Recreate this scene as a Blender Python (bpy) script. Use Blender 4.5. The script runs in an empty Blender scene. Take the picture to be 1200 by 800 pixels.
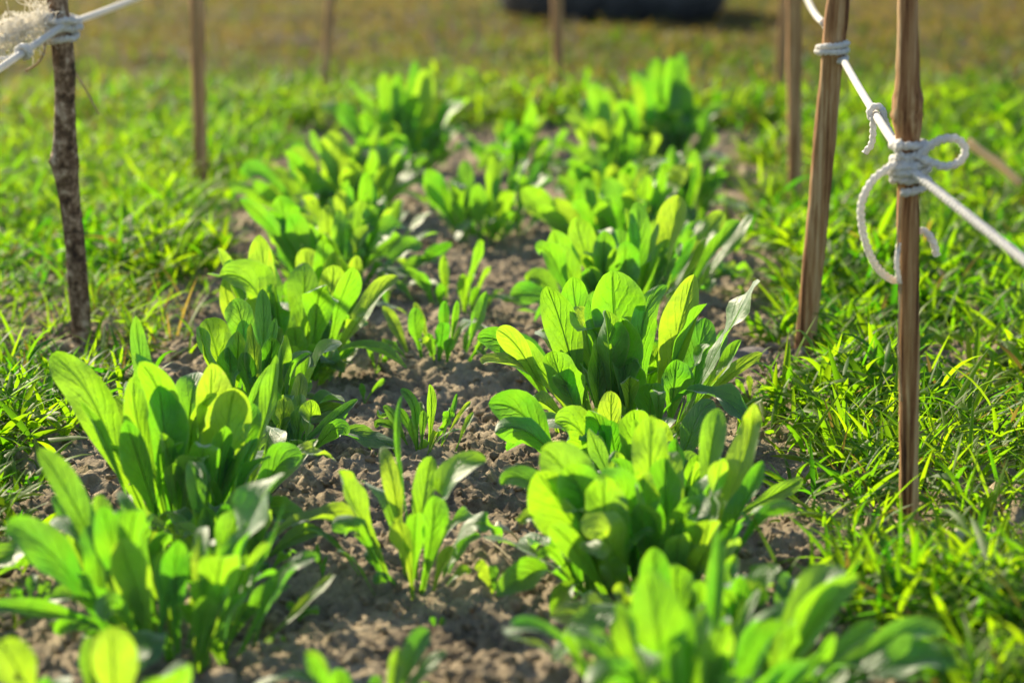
import bpy, math, random
import numpy as np
from mathutils import Vector

C = bpy.context.scene.collection
SC = bpy.context.scene
R = math.radians

# ------------------------------------------------------------------ camera, sky, sun, exposure
F_PX, CAM_H, PITCH = 2833.0, 0.48, math.atan(600.0 / 2833.0)
cam_d = bpy.data.cameras.new('camera')
cam_d.sensor_width = 36.0
cam_d.lens = 36.0 * F_PX / 1200.0
cam_d.clip_start, cam_d.clip_end = 0.05, 500.0
cam_d.dof.use_dof = True
cam_d.dof.focus_distance = 1.87
cam_d.dof.aperture_fstop = 5.4
cam_d.dof.aperture_blades = 7
cam = bpy.data.objects.new('camera', cam_d)
C.objects.link(cam)
cam.location = (0, 0, CAM_H)
cam.rotation_euler = (math.pi / 2 - PITCH, 0, 0)
SC.camera = cam

SUN_EL, SUN_AZ = R(29), R(-38)            # azimuth from +Y (view direction), negative = to the left
S = Vector((math.sin(SUN_AZ) * math.cos(SUN_EL), math.cos(SUN_AZ) * math.cos(SUN_EL), math.sin(SUN_EL)))
world = bpy.data.worlds.new('World')
SC.world = world
world.use_nodes = True
nt = world.node_tree
sky = nt.nodes.new('ShaderNodeTexSky')
sky.sky_type = 'NISHITA'
sky.sun_disc = False
sky.sun_elevation = SUN_EL
sky.sun_rotation = SUN_AZ
nt.links.new(sky.outputs[0], nt.nodes['Background'].inputs[0])
nt.nodes['Background'].inputs[1].default_value = 0.095
sun_d = bpy.data.lights.new('sun', 'SUN')
sun_d.energy = 5.0
sun_d.angle = R(0.6)
sun_d.color = (1.0, 0.86, 0.62)
sun = bpy.data.objects.new('sun', sun_d)
C.objects.link(sun)
sun.location = S * 20
sun.rotation_euler = S.to_track_quat('Z', 'Y').to_euler()
SC.view_settings.view_transform = 'Standard'
SC.view_settings.look = 'None'
SC.view_settings.gamma = 1.0
SC.view_settings.exposure = 1.12
SC.render.engine = 'CYCLES'
SC.cycles.max_bounces = 12
SC.cycles.diffuse_bounces = 6
SC.cycles.transmission_bounces = 8
SC.cycles.use_denoising = True

# ------------------------------------------------------------------ photo point -> place
RT = Vector((1, 0, 0))
FW = Vector((0, math.cos(PITCH), -math.sin(PITCH)))
UP = Vector((0, math.sin(PITCH), math.cos(PITCH)))
CP = Vector((0, 0, CAM_H))

def ray(px, py):
    return RT * ((px - 600) / F_PX) + UP * ((400 - py) / F_PX) + FW

def on_ground(px, py, z=0.0):
    d = ray(px, py)
    return CP + d * ((z - CAM_H) / d.z)

def at_depth(px, py, Y):
    d = ray(px, py)
    return CP + d * (Y / d.y)

def zc(p):
    return (Vector(p) - CP).dot(FW)

# ------------------------------------------------------------------ helpers
def tag(o, label=None, cat=None, group=None, kind=None):
    if label: o['label'] = label
    if cat: o['category'] = cat
    if group: o['group'] = group
    if kind: o['kind'] = kind
    return o

def empty(name, loc, **k):
    o = bpy.data.objects.new(name, None)
    o.empty_display_size = 0.02
    o.location = loc
    C.objects.link(o)
    return tag(o, **k)

def mesh_np(name, V, Fq, mat, parent=None, smooth=True, uv=None, col=None):
    """V (n,3), Fq (m,4) or (m,3) index array, or list of faces"""
    me = bpy.data.meshes.new(name)
    V = np.asarray(V, dtype=np.float32)
    if isinstance(Fq, np.ndarray):
        m, k = Fq.shape
        me.vertices.add(len(V)); me.vertices.foreach_set('co', V.ravel())
        me.loops.add(m * k); me.loops.foreach_set('vertex_index', Fq.astype(np.int32).ravel())
        me.polygons.add(m)
        me.polygons.foreach_set('loop_start', np.arange(0, m * k, k, dtype=np.int32))
        me.polygons.foreach_set('loop_total', np.full(m, k, dtype=np.int32))
        me.update(calc_edges=True)
    else:
        me.from_pydata([tuple(v) for v in V], [], Fq)
    if smooth:
        me.polygons.foreach_set('use_smooth', np.ones(len(me.polygons), dtype=bool))
    if uv is not None:
        idx = np.zeros(len(me.loops), dtype=np.int32)
        me.loops.foreach_get('vertex_index', idx)
        l = me.uv_layers.new(name='UVMap')
        l.data.foreach_set('uv', np.asarray(uv, dtype=np.float32)[idx].ravel())
    if col is not None:
        a = me.color_attributes.new('tint', 'FLOAT_COLOR', 'POINT')
        c4 = np.ones((len(V), 4), dtype=np.float32); c4[:, :3] = col
        a.data.foreach_set('color', c4.ravel())
    me.materials.append(mat)
    o = bpy.data.objects.new(name, me)
    C.objects.link(o)
    if parent: o.parent = parent
    return o

# value noise
_rng = np.random.default_rng(7)
_tab = _rng.random((256, 256))
def vnoise(x, y):
    xi = np.floor(x).astype(int); yi = np.floor(y).astype(int)
    fx = x - xi; fy = y - yi
    fx = fx * fx * (3 - 2 * fx); fy = fy * fy * (3 - 2 * fy)
    g = lambda a, b: _tab[a & 255, b & 255]
    return (g(xi, yi) * (1 - fx) + g(xi + 1, yi) * fx) * (1 - fy) + (g(xi, yi + 1) * (1 - fx) + g(xi + 1, yi + 1) * fx) * fy
_tab2 = _rng.random((256, 256, 3))
def clods(x, y, cell):
    """rounded lumps: height of the highest hemisphere-like clod at x,y"""
    u, v = x / cell, y / cell
    ui = np.floor(u).astype(int); vi = np.floor(v).astype(int)
    h = np.zeros_like(u)
    for a in (-1, 0, 1):
        for b in (-1, 0, 1):
            t = _tab2[(ui + a) & 255, (vi + b) & 255]
            dx = u - (ui + a + t[..., 0]); dy = v - (vi + b + t[..., 1])
            r = 0.35 + 0.55 * t[..., 2]
            q = 1 - (dx * dx + dy * dy) / (r * r)
            h = np.maximum(h, np.sqrt(np.clip(q, 0, 1)) * r)
    return h

def soil_low(x, y):
    return 0.022 * vnoise(x * 7 + 3, y * 7 + 9) + 0.012 * vnoise(x * 17, y * 17) - 0.017
def soil_height(x, y):
    w = 0.010 * (vnoise(x * 70, y * 70) - .5)
    w2 = 0.010 * (vnoise(x * 70 + 40, y * 70 + 70) - .5)
    X, Y = x + w, y + w2
    h = soil_low(x, y)
    big = vnoise(x * 11 + 50, y * 11 + 20)
    k = np.clip(big * 2.4 - .7, 0, 1)
    h = h + clods(X + 5, Y + 2, 0.034) * 0.0085 * k
    h = h + clods(X + 1, Y + 7, 0.015) * (0.0015 + .0045 * k)
    h = h + clods(X + 9, Y + 3, 0.0065) * 0.0042
    h = h + 0.006 * (vnoise(x * 95, y * 95) - .5) + 0.0058 * (vnoise(x * 180, y * 180) - .5) + 0.0052 * (vnoise(x * 340, y * 340) - .5)
    return h
def soil_z(x, y):
    return float(soil_low(np.array([x]), np.array([y]))[0])

# ------------------------------------------------------------------ materials
def new_mat(name):
    m = bpy.data.materials.new(name); m.use_nodes = True
    n = m.node_tree.nodes; l = m.node_tree.links
    return m, n, l, n['Principled BSDF'], n['Material Output']

def math_node(n, l, op, a, b=None, c=None, clamp=False):
    x = n.new('ShaderNodeMath'); x.operation = op; x.use_clamp = clamp
    for i, v in enumerate((a, b, c)):
        if v is None: continue
        if isinstance(v, (int, float)): x.inputs[i].default_value = v
        else: l.new(v, x.inputs[i])
    return x.outputs[0]

def mix_col(n, l, fac, a, b, blend='MIX'):
    x = n.new('ShaderNodeMix'); x.data_type = 'RGBA'; x.blend_type = blend
    for s, v in ((x.inputs[0], fac), (x.inputs[6], a), (x.inputs[7], b)):
        if isinstance(v, (int, float)): s.default_value = v
        elif isinstance(v, tuple): s.default_value = (*v, 1)
        else: l.new(v, s)
    return x.outputs[2]

def noise(n, l, vec, scale, detail=4, rough=.6):
    x = n.new('ShaderNodeTexNoise'); x.inputs['Scale'].default_value = scale
    x.inputs['Detail'].default_value = detail; x.inputs['Roughness'].default_value = rough
    if vec is not None: l.new(vec, x.inputs['Vector'])
    return x.outputs['Fac']

def ramp(n, l, fac, stops):
    x = n.new('ShaderNodeValToRGB')
    e = x.color_ramp.elements
    while len(e) < len(stops): e.new(0.5)
    for i, (p, c) in enumerate(stops):
        e[i].position = p; e[i].color = (*c, 1) if isinstance(c, tuple) else (c, c, c, 1)
    l.new(fac, x.inputs[0])
    return x.outputs[0]

def bump(n, l, h, dist, strength, target):
    b = n.new('ShaderNodeBump'); b.inputs['Distance'].default_value = dist; b.inputs['Strength'].default_value = strength
    l.new(h, b.inputs['Height']); l.new(b.outputs[0], target.inputs['Normal'])
    return b

# leaf of the planted rows
def leaf_material():
    m, n, l, p, out = new_mat('leaf_green')
    uv = n.new('ShaderNodeUVMap').outputs[0]
    sep = n.new('ShaderNodeSeparateXYZ'); l.new(uv, sep.inputs[0])
    a = math_node(n, l, 'ABSOLUTE', math_node(n, l, 'MULTIPLY_ADD', sep.outputs[0], 2.0, -1.0))
    u = sep.outputs[1]
    geo = n.new('ShaderNodeTexCoord').outputs['Object']
    oi = n.new('ShaderNodeObjectInfo').outputs['Random']
    wob = noise(n, l, geo, 90, 3)
    mid = ramp(n, l, a, [(0.025, 1.0), (0.10, 0.0)])
    ph = math_node(n, l, 'MULTIPLY_ADD', u, 8.5, math_node(n, l, 'MULTIPLY_ADD', a, -2.6, math_node(n, l, 'MULTIPLY', wob, 1.1)))
    fr = math_node(n, l, 'ABSOLUTE', math_node(n, l, 'SUBTRACT', math_node(n, l, 'FRACT', ph), 0.5))
    lat = ramp(n, l, fr, [(0.0, 0.40), (0.20, 0.0)])
    lat = math_node(n, l, 'MULTIPLY', lat, ramp(n, l, a, [(0.35, 1.0), (0.92, 0.1)]))
    vein = math_node(n, l, 'MAXIMUM', mid, lat)
    mott = noise(n, l, geo, 130, 4)
    big = noise(n, l, geo, 24, 2)
    # reflecting side
    base = mix_col(n, l, ramp(n, l, mott, [(.3, 0.0), (.7, 1.0)]), (.030, .120, .028), (.055, .165, .040))
    base = mix_col(n, l, math_node(n, l, 'MULTIPLY', vein, .35), base, (.12, .22, .07))
    base = mix_col(n, l, ramp(n, l, u, [(0.0, 1.0), (.28, 0.0)]), base, (.16, .30, .07))
    spot = math_node(n, l, 'MULTIPLY', ramp(n, l, noise(n, l, geo, 60, 5, .7), [(.70, 0.0), (.76, 1.0)]), ramp(n, l, a, [(.2, .35), (.95, 1.0)]))
    dead = ramp(n, l, math_node(n, l, 'ADD', math_node(n, l, 'MULTIPLY', u, .8), math_node(n, l, 'MULTIPLY', big, .5)), [(1.0, 0.0), (1.06, .7)])
    dead = math_node(n, l, 'MULTIPLY', dead, ramp(n, l, math_node(n, l, 'FRACT', math_node(n, l, 'MULTIPLY', oi, 7.0)), [(.80, 0.0), (.84, 1.0)]))
    spot = math_node(n, l, 'MAXIMUM', spot, dead)
    rim = ramp(n, l, a, [(.90, 0.0), (.98, .6)])
    base = mix_col(n, l, rim, base, (.30, .36, .16))
    base = mix_col(n, l, spot, base, (.30, .25, .09))
    l.new(base, p.inputs['Base Color'])
    p.inputs['Roughness'].default_value = 0.52
    p.inputs['Specular IOR Level'].default_value = 0.9
    p.inputs['Coat Weight'].default_value = 0.7
    p.inputs['Coat Roughness'].default_value = 0.58
    p.inputs['Sheen Weight'].default_value = 1.0
    p.inputs['Sheen Roughness'].default_value = 0.35
    p.inputs['Sheen Tint'].default_value = (.85, .95, .9, 1)
    # light coming through
    tr = ramp(n, l, oi, [(0.0, (.10, .44, .008)), (.35, (.19, .56, .008)), (.80, (.33, .66, .012)), (1.0, (.48, .70, .025))])
    tr = mix_col(n, l, ramp(n, l, big, [(.40, 0.0), (.75, .40)]), tr, (.46, .66, .014))
    tr = mix_col(n, l, ramp(n, l, mott, [(.35, .30), (.65, 0.0)]), tr, (.20, .45, .012))
    tr = mix_col(n, l, math_node(n, l, 'MULTIPLY', vein, .26), tr, (.14, .36, .008))
    tr = mix_col(n, l, math_node(n, l, 'MULTIPLY', spot, .8), tr, (.50, .44, .10))
    t = n.new('ShaderNodeBsdfTranslucent'); l.new(tr, t.inputs[0])
    h = math_node(n, l, 'ADD', math_node(n, l, 'MULTIPLY', vein, -.6), math_node(n, l, 'MULTIPLY_ADD', mott, .6, math_node(n, l, 'MULTIPLY', big, 3.0)))
    b = bump(n, l, h, .0030, .75, p)
    l.new(b.outputs[0], t.inputs['Normal'])
    mx = n.new('ShaderNodeMixShader'); mx.inputs[0].default_value = .54
    l.new(p.outputs[0], mx.inputs[1]); l.new(t.outputs[0], mx.inputs[2]); 
    hole = ramp(n, l, noise(n, l, geo, 55, 2, .4), [(.735, 0.0), (.740, 1.0)])
    hole = math_node(n, l, 'MULTIPLY', hole, math_node(n, l, 'GREATER_THAN', math_node(n, l, 'FRACT', math_node(n, l, 'MULTIPLY', oi, 13.0)), .55))
    ho = n.new('ShaderNodeMixShader'); tb = n.new('ShaderNodeBsdfTransparent')
    l.new(hole, ho.inputs[0]); l.new(mx.outputs[0], ho.inputs[1]); l.new(tb.outputs[0], ho.inputs[2])
    l.new(ho.outputs[0], out.inputs[0])
    return m

def grass_material():
    m, n, l, p, out = new_mat('grass_green')
    at = n.new('ShaderNodeAttribute'); at.attribute_name = 'tint'
    geo = n.new('ShaderNodeTexCoord').outputs['Object']
    nz = noise(n, l, geo, 120, 3)
    c = mix_col(n, l, ramp(n, l, nz, [(.3, 0.0), (.7, .35)]), at.outputs[0], (.10, .16, .02))
    l.new(c, p.inputs['Base Color'])
    p.inputs['Roughness'].default_value = .5
    p.inputs['Specular IOR Level'].default_value = .22
    t = n.new('ShaderNodeBsdfTranslucent')
    tc = mix_col(n, l, 1.0, at.outputs[0], (3.4, 3.5, .5), 'MULTIPLY')
    l.new(tc, t.inputs[0])
    mx = n.new('ShaderNodeMixShader'); mx.inputs[0].default_value = .6
    l.new(p.outputs[0], mx.inputs[1]); l.new(t.outputs[0], mx.inputs[2]); l.new(mx.outputs[0], out.inputs[0])
    return m

def soil_material(name, dark, light):
    m, n, l, p, out = new_mat(name)
    geo = n.new('ShaderNodeTexCoord').outputs['Object']
    n1 = noise(n, l, geo, 14, 5); n2 = noise(n, l, geo, 150, 6, .7); n3 = noise(n, l, geo, 600, 4, .7)
    f = math_node(n, l, 'ADD', math_node(n, l, 'MULTIPLY', n1, .55), math_node(n, l, 'MULTIPLY', n2, .45))
    c = ramp(n, l, f, [(.36, dark), (.50, tuple((a + b) / 2 for a, b in zip(dark, light))), (.64, light)])
    c = mix_col(n, l, ramp(n, l, n3, [(.55, 0.0), (.75, .35)]), c, (.52, .42, .29))
    l.new(c, p.inputs['Base Color'])
    p.inputs['Roughness'].default_value = .95
    p.inputs['Specular IOR Level'].default_value = .15
    bump(n, l, math_node(n, l, 'ADD', n2, math_node(n, l, 'MULTIPLY', n3, .5)), .004, .8, p)
    return m

def wood_material(name, stops, sc=(180, 180, 7), bark=False):
    m, n, l, p, out = new_mat(name)
    geo = n.new('ShaderNodeTexCoord').outputs['Object']
    mp = n.new('ShaderNodeMapping'); mp.inputs['Scale'].default_value = sc; l.new(geo, mp.inputs[0])
    n1 = noise(n, l, mp.outputs[0], 1.0, 6, .65)
    mp2 = n.new('ShaderNodeMapping'); mp2.inputs['Scale'].default_value = (sc[0] * 3, sc[1] * 3, sc[2] * 2); l.new(geo, mp2.inputs[0])
    n2 = noise(n, l, mp2.outputs[0], 1.0, 4)
    mp3 = n.new('ShaderNodeMapping'); mp3.inputs['Scale'].default_value = (sc[0] * .7, sc[1] * .7, sc[2] * .35); l.new(geo, mp3.inputs[0])
    n4 = noise(n, l, mp3.outputs[0], 1.0, 3)
    f = math_node(n, l, 'ADD', math_node(n, l, 'MULTIPLY', n1, .5), math_node(n, l, 'ADD', math_node(n, l, 'MULTIPLY', n2, .22), math_node(n, l, 'MULTIPLY', n4, .28)))
    if bark:
        n3 = noise(n, l, geo, 130, 4)
        f = math_node(n, l, 'ADD', math_node(n, l, 'MULTIPLY', f, .5), math_node(n, l, 'MULTIPLY', n3, .5))
    l.new(ramp(n, l, f, stops), p.inputs['Base Color'])
    p.inputs['Roughness'].default_value = .75
    p.inputs['Specular IOR Level'].default_value = .25
    bump(n, l, f, .004, .8, p)
    return m

def rope_material(name, col, tcol, through=.35):
    m, n, l, p, out = new_mat(name)
    geo = n.new('ShaderNodeTexCoord').outputs['Object']
    n1 = noise(n, l, geo, 400, 4)
    l.new(mix_col(n, l, ramp(n, l, n1, [(.35, 0.0), (.65, 1.0)]), tuple(c * .78 for c in col), col), p.inputs['Base Color'])
    p.inputs['Roughness'].default_value = .8
    p.inputs['Sheen Weight'].default_value = .3
    bump(n, l, n1, .0008, .6, p)
    t = n.new('ShaderNodeBsdfTranslucent'); t.inputs[0].default_value = (*tcol, 1)
    mx = n.new('ShaderNodeMixShader'); mx.inputs[0].default_value = through
    l.new(p.outputs[0], mx.inputs[1]); l.new(t.outputs[0], mx.inputs[2]); l.new(mx.outputs[0], out.inputs[0])
    return m

M_LEAF = leaf_material()
M_GRASS = grass_material()
M_RIB = rope_material('pale_midrib', (.12, .28, .05), (.50, .80, .03), .6)
M_SOIL = soil_material('garden_soil', (.140, .108, .070), (.52, .425, .285))
M_TURF = soil_material('turf_soil', (.045, .036, .022), (.12, .09, .055))
M_STRAW = rope_material('dry_straw', (.48, .38, .22), (.5, .38, .18))
M_PALE = rope_material('pale_straw', (.85, .70, .46), (.95, .75, .45), .55)
M_ROPE = rope_material('white_cotton_twine', (.87, .85, .80), (.88, .84, .76), .32)
M_FIBRE = rope_material('torn_white_fibre', (.92, .89, .82), (.97, .94, .86), .6)
M_WOOD = wood_material('split_wood', [(.40, (.05, .018, .006)), (.46, (.22, .095, .036)), (.52, (.37, .20, .080)), (.61, (.58, .39, .20))])
M_WOOD_LIT = wood_material('wood_brightened_for_backlight', [(.38, (.10, .042, .014)), (.46, (.31, .16, .062)), (.54, (.49, .29, .13)), (.64, (.66, .46, .25))])  # far stakes' wood, light added in its colour to offset the backlighting
M_BARK = wood_material('mottled_bark', [(.40, (.040, .022, .012)), (.48, (.14, .082, .045)), (.54, (.31, .205, .125)), (.61, (.58, .45, .31))], (70, 70, 16), True)

# ------------------------------------------------------------------ ground and bed
lft = [on_ground(*p) for p in ((-80, 800), (-25, 640), (30, 570), (125, 480), (222, 396), (246, 330), (250, 250), (330, 180))]
rgt = [on_ground(*p) for p in ((1060, 800), (1012, 720), (962, 580), (906, 430), (905, 300), (888, 160))]
LY, LX = np.array([p.y for p in lft]), np.array([p.x for p in lft])
RY, RX = np.array([p.y for p in rgt]), np.array([p.x for p in rgt])
BED_BACK = on_ground(600, 162).y
def outside_bed(x, y):
    """signed distance-ish: > 0 outside the dug bed"""
    wob = 0.05 * (vnoise(x * 9 + 11, y * 9 + 5) - .5) + .03 * (vnoise(x * 30, y * 30) - .5)
    dl = np.interp(y, LY, LX) - x
    dr = x - np.interp(y, RY, RX)
    return np.maximum(np.maximum(dl, dr), (y - BED_BACK) * .6) + wob

def grid(xs, ys):
    X, Y = np.meshgrid(xs, ys)
    nx, ny = len(xs), len(ys)
    i = np.arange(nx * ny).reshape(ny, nx)
    F = np.stack([i[:-1, :-1], i[:-1, 1:], i[1:, 1:], i[1:, :-1]], -1).reshape(-1, 4)
    return X.ravel(), Y.ravel(), F

xs = np.concatenate([[-60, -25, -10, -5], np.linspace(-3, 3, 121), [5, 10, 25, 60]])
ys = np.concatenate([[-40, -15, -5, -1], np.linspace(0, 10, 201), [12, 16, 25, 45, 90]])
gx, gy, gf = grid(xs, ys)
inside = (gx > -.52) & (gx < .50) & (gy > .85) & (gy < 4.35)
gz = 0.02 * (vnoise(gx * 4, gy * 4) - .5) + .008 * (vnoise(gx * 13, gy * 13) - .5) - .010
gz = np.where(inside, gz - .05, gz)
ground = tag(mesh_np('ground', np.stack([gx, gy, gz], 1), gf, M_TURF), kind='structure')
def turf_z(x, y):
    return 0.02 * (vnoise(x * 4, y * 4) - .5) - .012

sx, sy, sf = grid(np.arange(-.60, .581, .0029), np.concatenate([np.arange(.80, 1.25, .008), np.arange(1.25, 2.75, .0027), np.arange(2.75, 3.0, .005), np.arange(3.0, 4.43, .007)]))
sz = soil_height(sx, sy)
ed = np.clip(np.minimum(np.minimum(sx + .60, .58 - sx), np.minimum(sy - .80, 4.42 - sy)) / .07, 0, 1)
sz = sz * ed - .035 * (1 - ed)
soil = tag(mesh_np('soil_bed', np.stack([sx, sy, sz], 1), sf, M_SOIL), kind='structure')

STAKE_FEET = [on_ground(*p) for p in ((1066, 626), (941, 424), (931, 250), (98, 408), (236, 219))]
# crumbs and lumps of earth lying on the bed
def soil_lumps():
    import bmesh
    bm = bmesh.new(); bmesh.ops.create_icosphere(bm, subdivisions=2, radius=1.0)
    bv = np.array([v.co[:] for v in bm.verts]); bf = np.array([[v.index for v in f.verts] for f in bm.faces]); bm.free()
    rg = np.random.default_rng(21)
    N = 11000
    x = rg.uniform(-.52, .5, N); y = 1.25 + 2.9 * rg.random(N) ** 1.35
    ok = outside_bed(x, y) < .03
    x, y = x[ok], y[ok]
    for q in STAKE_FEET:                                 # earth pushed up round the stakes
        x = np.append(x, q.x + rg.normal(0, .016, 90)); y = np.append(y, q.y + rg.normal(-.008, .018, 90))
    N = len(x)
    r = .0010 + .0028 * rg.random(N) ** 2.2 + .0060 * (rg.random(N) > .965) * rg.random(N)
    V = np.repeat(bv[None], N, 0)
    for k in range(3):                                   # lumpy, not round
        d = rg.normal(size=(N, 1, 3)); d /= np.linalg.norm(d, axis=2, keepdims=True)
        V = V * (1 + .34 * np.sin(3.2 * (V * d).sum(2, keepdims=True) + rg.uniform(0, 6, (N, 1, 1))))
    V = V * (r[:, None, None] * rg.uniform(.7, 1.2, (N, 1, 3)))
    V[..., 0] += x[:, None]; V[..., 1] += y[:, None]; V[..., 2] += (soil_height(x, y) + r * .35)[:, None]
    Fx = (bf[None] + (np.arange(N) * len(bv))[:, None, None]).reshape(-1, 3)
    return mesh_np('soil_crumbs', V.reshape(-1, 3), Fx, M_SOIL)
tag(soil_lumps(), 'brown crumbs and clods of dry earth scattered over the bed', 'soil', kind='stuff')

# ------------------------------------------------------------------ blades (grass, straw): one mesh from arrays
def blades(name, P, az, el, L, W, droop, col, mat, seg=5, shape='blade', roll=None):
    """P (n,3) starts; az, el start direction; droop = radians bent along the length"""
    n = len(P)
    t = np.linspace(0, 1, seg + 1)
    pos = np.zeros((n, seg + 1, 3)); pos[:, 0] = P
    h = np.stack([np.cos(az), np.sin(az)], 1)
    side0 = np.stack([-np.sin(az), np.cos(az), np.zeros(n)], 1)
    nor = []
    for k in range(seg + 1):
        e = el - droop * t[k]
        T = np.concatenate([h * np.cos(e)[:, None], np.sin(e)[:, None]], 1)
        nor.append(np.cross(side0, T))
        if k < seg:
            em = el - droop * (t[k] + .5 / seg)
            Tm = np.concatenate([h * np.cos(em)[:, None], np.sin(em)[:, None]], 1)
            pos[:, k + 1] = pos[:, k] + Tm * (L / seg)[:, None]
    nor = np.stack(nor, 1)
    if shape == 'blade':
        prof = np.interp(t, [0, .15, .4, .75, 1], [.45, .9, 1, .65, .04])
    elif shape == 'round':
        prof = np.interp(t, [0, .2, .5, .8, 1], [.3, .8, 1, .8, .15])
    else:
        prof = np.interp(t, [0, 1], [1, .7])
    if roll is None: roll = np.zeros(n)
    sd = side0[:, None] * np.cos(roll)[:, None, None] + nor * np.sin(roll)[:, None, None]
    up = nor * np.cos(roll)[:, None, None] - side0[:, None] * np.sin(roll)[:, None, None]
    w = (W[:, None] * prof[None] * .5)[..., None]
    fold = .35
    A = pos - sd * w + up * w * fold; Bm = pos; D = pos + sd * w + up * w * fold
    V = np.stack([A, Bm, D], 2).reshape(-1, 3)
    per = (seg + 1) * 3
    f = []
    for k in range(seg):
        a = k * 3
        f += [[a, a + 1, a + 4, a + 3], [a + 1, a + 2, a + 5, a + 4]]
    f = np.array(f)
    Fx = (f[None] + (np.arange(n) * per)[:, None, None]).reshape(-1, 4)
    return mesh_np(name, V, Fx, mat, col=np.repeat(col, per, 0))

def near_stake(x, y):
    """the grass is trodden thin at the foot of each stake"""
    f = np.ones_like(x)
    for q in STAKE_FEET:
        f = np.minimum(f, np.clip((np.sqrt(((x - q.x) / .036) ** 2 + ((y - q.y + .03) / .085) ** 2) - .35) / .9, .10, 1))
    return f
def lawn():
    rg = np.random.default_rng(5)
    def pts(n, y0, y1, xw0, xw1, power=1.0):
        y = y0 + (y1 - y0) * rg.random(n) ** power
        xw = np.interp(y, [y0, y1], [xw0, xw1])
        return rg.uniform(-1, 1, n) * xw, y
    sets = []
    def zat(x, y, d):
        return np.maximum(turf_z(x, y), np.where(d < .12, soil_low(x, y), -1))
    # leafy shoots: a stem with pointed leaves; near, middle, far
    for (n, y0, y1, x0, x1, sc, lv) in ((12500, 1.15, 2.5, .62, .85, .95, 5), (16000, 2.5, 4.4, .85, 1.25, 1.05, 5), (9000, 4.4, 7.2, 1.2, 1.8, .85, 4), (4000, 7.2, 12, 1.8, 3.4, 1.1, 4)):
        x, y = pts(n, y0, y1, x0, x1)
        d = outside_bed(x, y)
        clump = vnoise(x * 8 + 31, y * 8 + 17)
        keep = rg.random(n) < np.clip((d + .01) / .04, 0, 1) * np.clip(.45 + 1.1 * clump, 0, 1)
        keep |= (d > -.05) & (d < 0) & (rg.random(n) < .04)
        ns = near_stake(x, y); keep &= rg.random(n) < ns
        x, y, clump, d = x[keep], y[keep], clump[keep], d[keep]
        n = len(x)
        z = zat(x, y, d)
        back = np.exp(-((y - BED_BACK - .12) / .22) ** 2) * (np.abs(x) < .9)          # lusher strip behind the bed
        stem = (.012 + .036 * rg.random(n) ** 1.3) * sc * (.55 + .8 * clump + .8 * back) * np.clip(.65 + d * 5, .6, 1)
        stem *= .4 + .6 * ns[keep]
        stem *= np.interp(y, [3.9, 5.2], [1, .40])
        saz = rg.uniform(0, 2 * math.pi, n); lean = rg.uniform(0, .9, n)
        broad = (.45 + .75 * vnoise(x * 5 + 77, y * 5 + 13)) * np.where(x > 0, 1.15, .85)
        for k in range(lv):
            t = (k + rg.random(n)) / lv
            P = np.stack([x + np.cos(saz) * stem * t * lean, y + np.sin(saz) * stem * t * lean, z + stem * t], 1)
            sets.append((P, rg.uniform(0, 2 * math.pi, n), rg.uniform(.15, 1.3, n), (.018 + .040 * rg.random(n)) * sc, (.0034 + .0050 * rg.random(n)) * sc * broad, rg.uniform(.1, 1.4, n), y, x))
    # long thin blades
    for (n, y0, y1, x0, x1, sc) in ((10000, 1.15, 2.6, .62, .9, .95), (17000, 2.6, 4.6, .9, 1.3, 1.0), (26000, 4.6, 7.6, 1.3, 1.9, .95), (9000, 7.6, 13, 1.9, 3.8, 1.2)):
        x, y = pts(n, y0, y1, x0, x1)
        d = outside_bed(x, y)
        keep = rg.random(n) < np.clip((d + .015) / .05, 0, 1)
        keep &= rg.random(n) < near_stake(x, y)
        x, y, d = x[keep], y[keep], d[keep]; n = len(x)
        P = np.stack([x, y, zat(x, y, d) - .002], 1)
        sets.append((P, rg.uniform(0, 2 * math.pi, n), rg.uniform(.5, 1.5, n), (.03 + .055 * rg.random(n)) * sc * np.interp(y, [3.8, 5.5], [1, .6]), (.0018 + .0026 * rg.random(n)) * sc, rg.uniform(.2, 1.9, n), y, x))
    P, az, el, L, W, dr, yy, xx = [np.concatenate([s[i] for s in sets]) for i in range(8)]
    n = len(P)
    g = np.clip(rg.random(n) * .8 + .45 * (vnoise(xx * 6 + 3, yy * 6 + 8) - .4), 0, 1)[:, None]
    col = np.array([.022, .100, .010]) * (1 - g) + np.array([.135, .200, .012]) * g
    dry = np.clip(np.interp(yy, [1.2, 3.9, 4.5, 6.0], [.05, .09, .50, .86]) + .5 * (vnoise(xx * 3 + 9, yy * 2.2 + 4) - .55), .02, .9)
    dry = np.clip(dry + .45 * np.exp(-((xx + .85) / .28) ** 2 - ((yy - 3.9) / .45) ** 2), .02, .9)
    isdry = rg.random(n) < dry
    gd = rg.random(n)[:, None]
    dcol = np.array([.034, .028, .030]) * (1 - gd) + np.array([.110, .080, .082]) * gd
    col = np.where(isdry[:, None], dcol, col * np.interp(yy, [3.7, 5.2], [1, .45])[:, None])
    W = np.where(isdry, W * .7, W)
    return blades('grass', P, az, el, L, W, dr, col, M_GRASS, roll=rg.uniform(-.7, .7, n))
tag(lawn(), 'short bright green grass around the dug bed, browner farther off', 'grass', kind='stuff')

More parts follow.
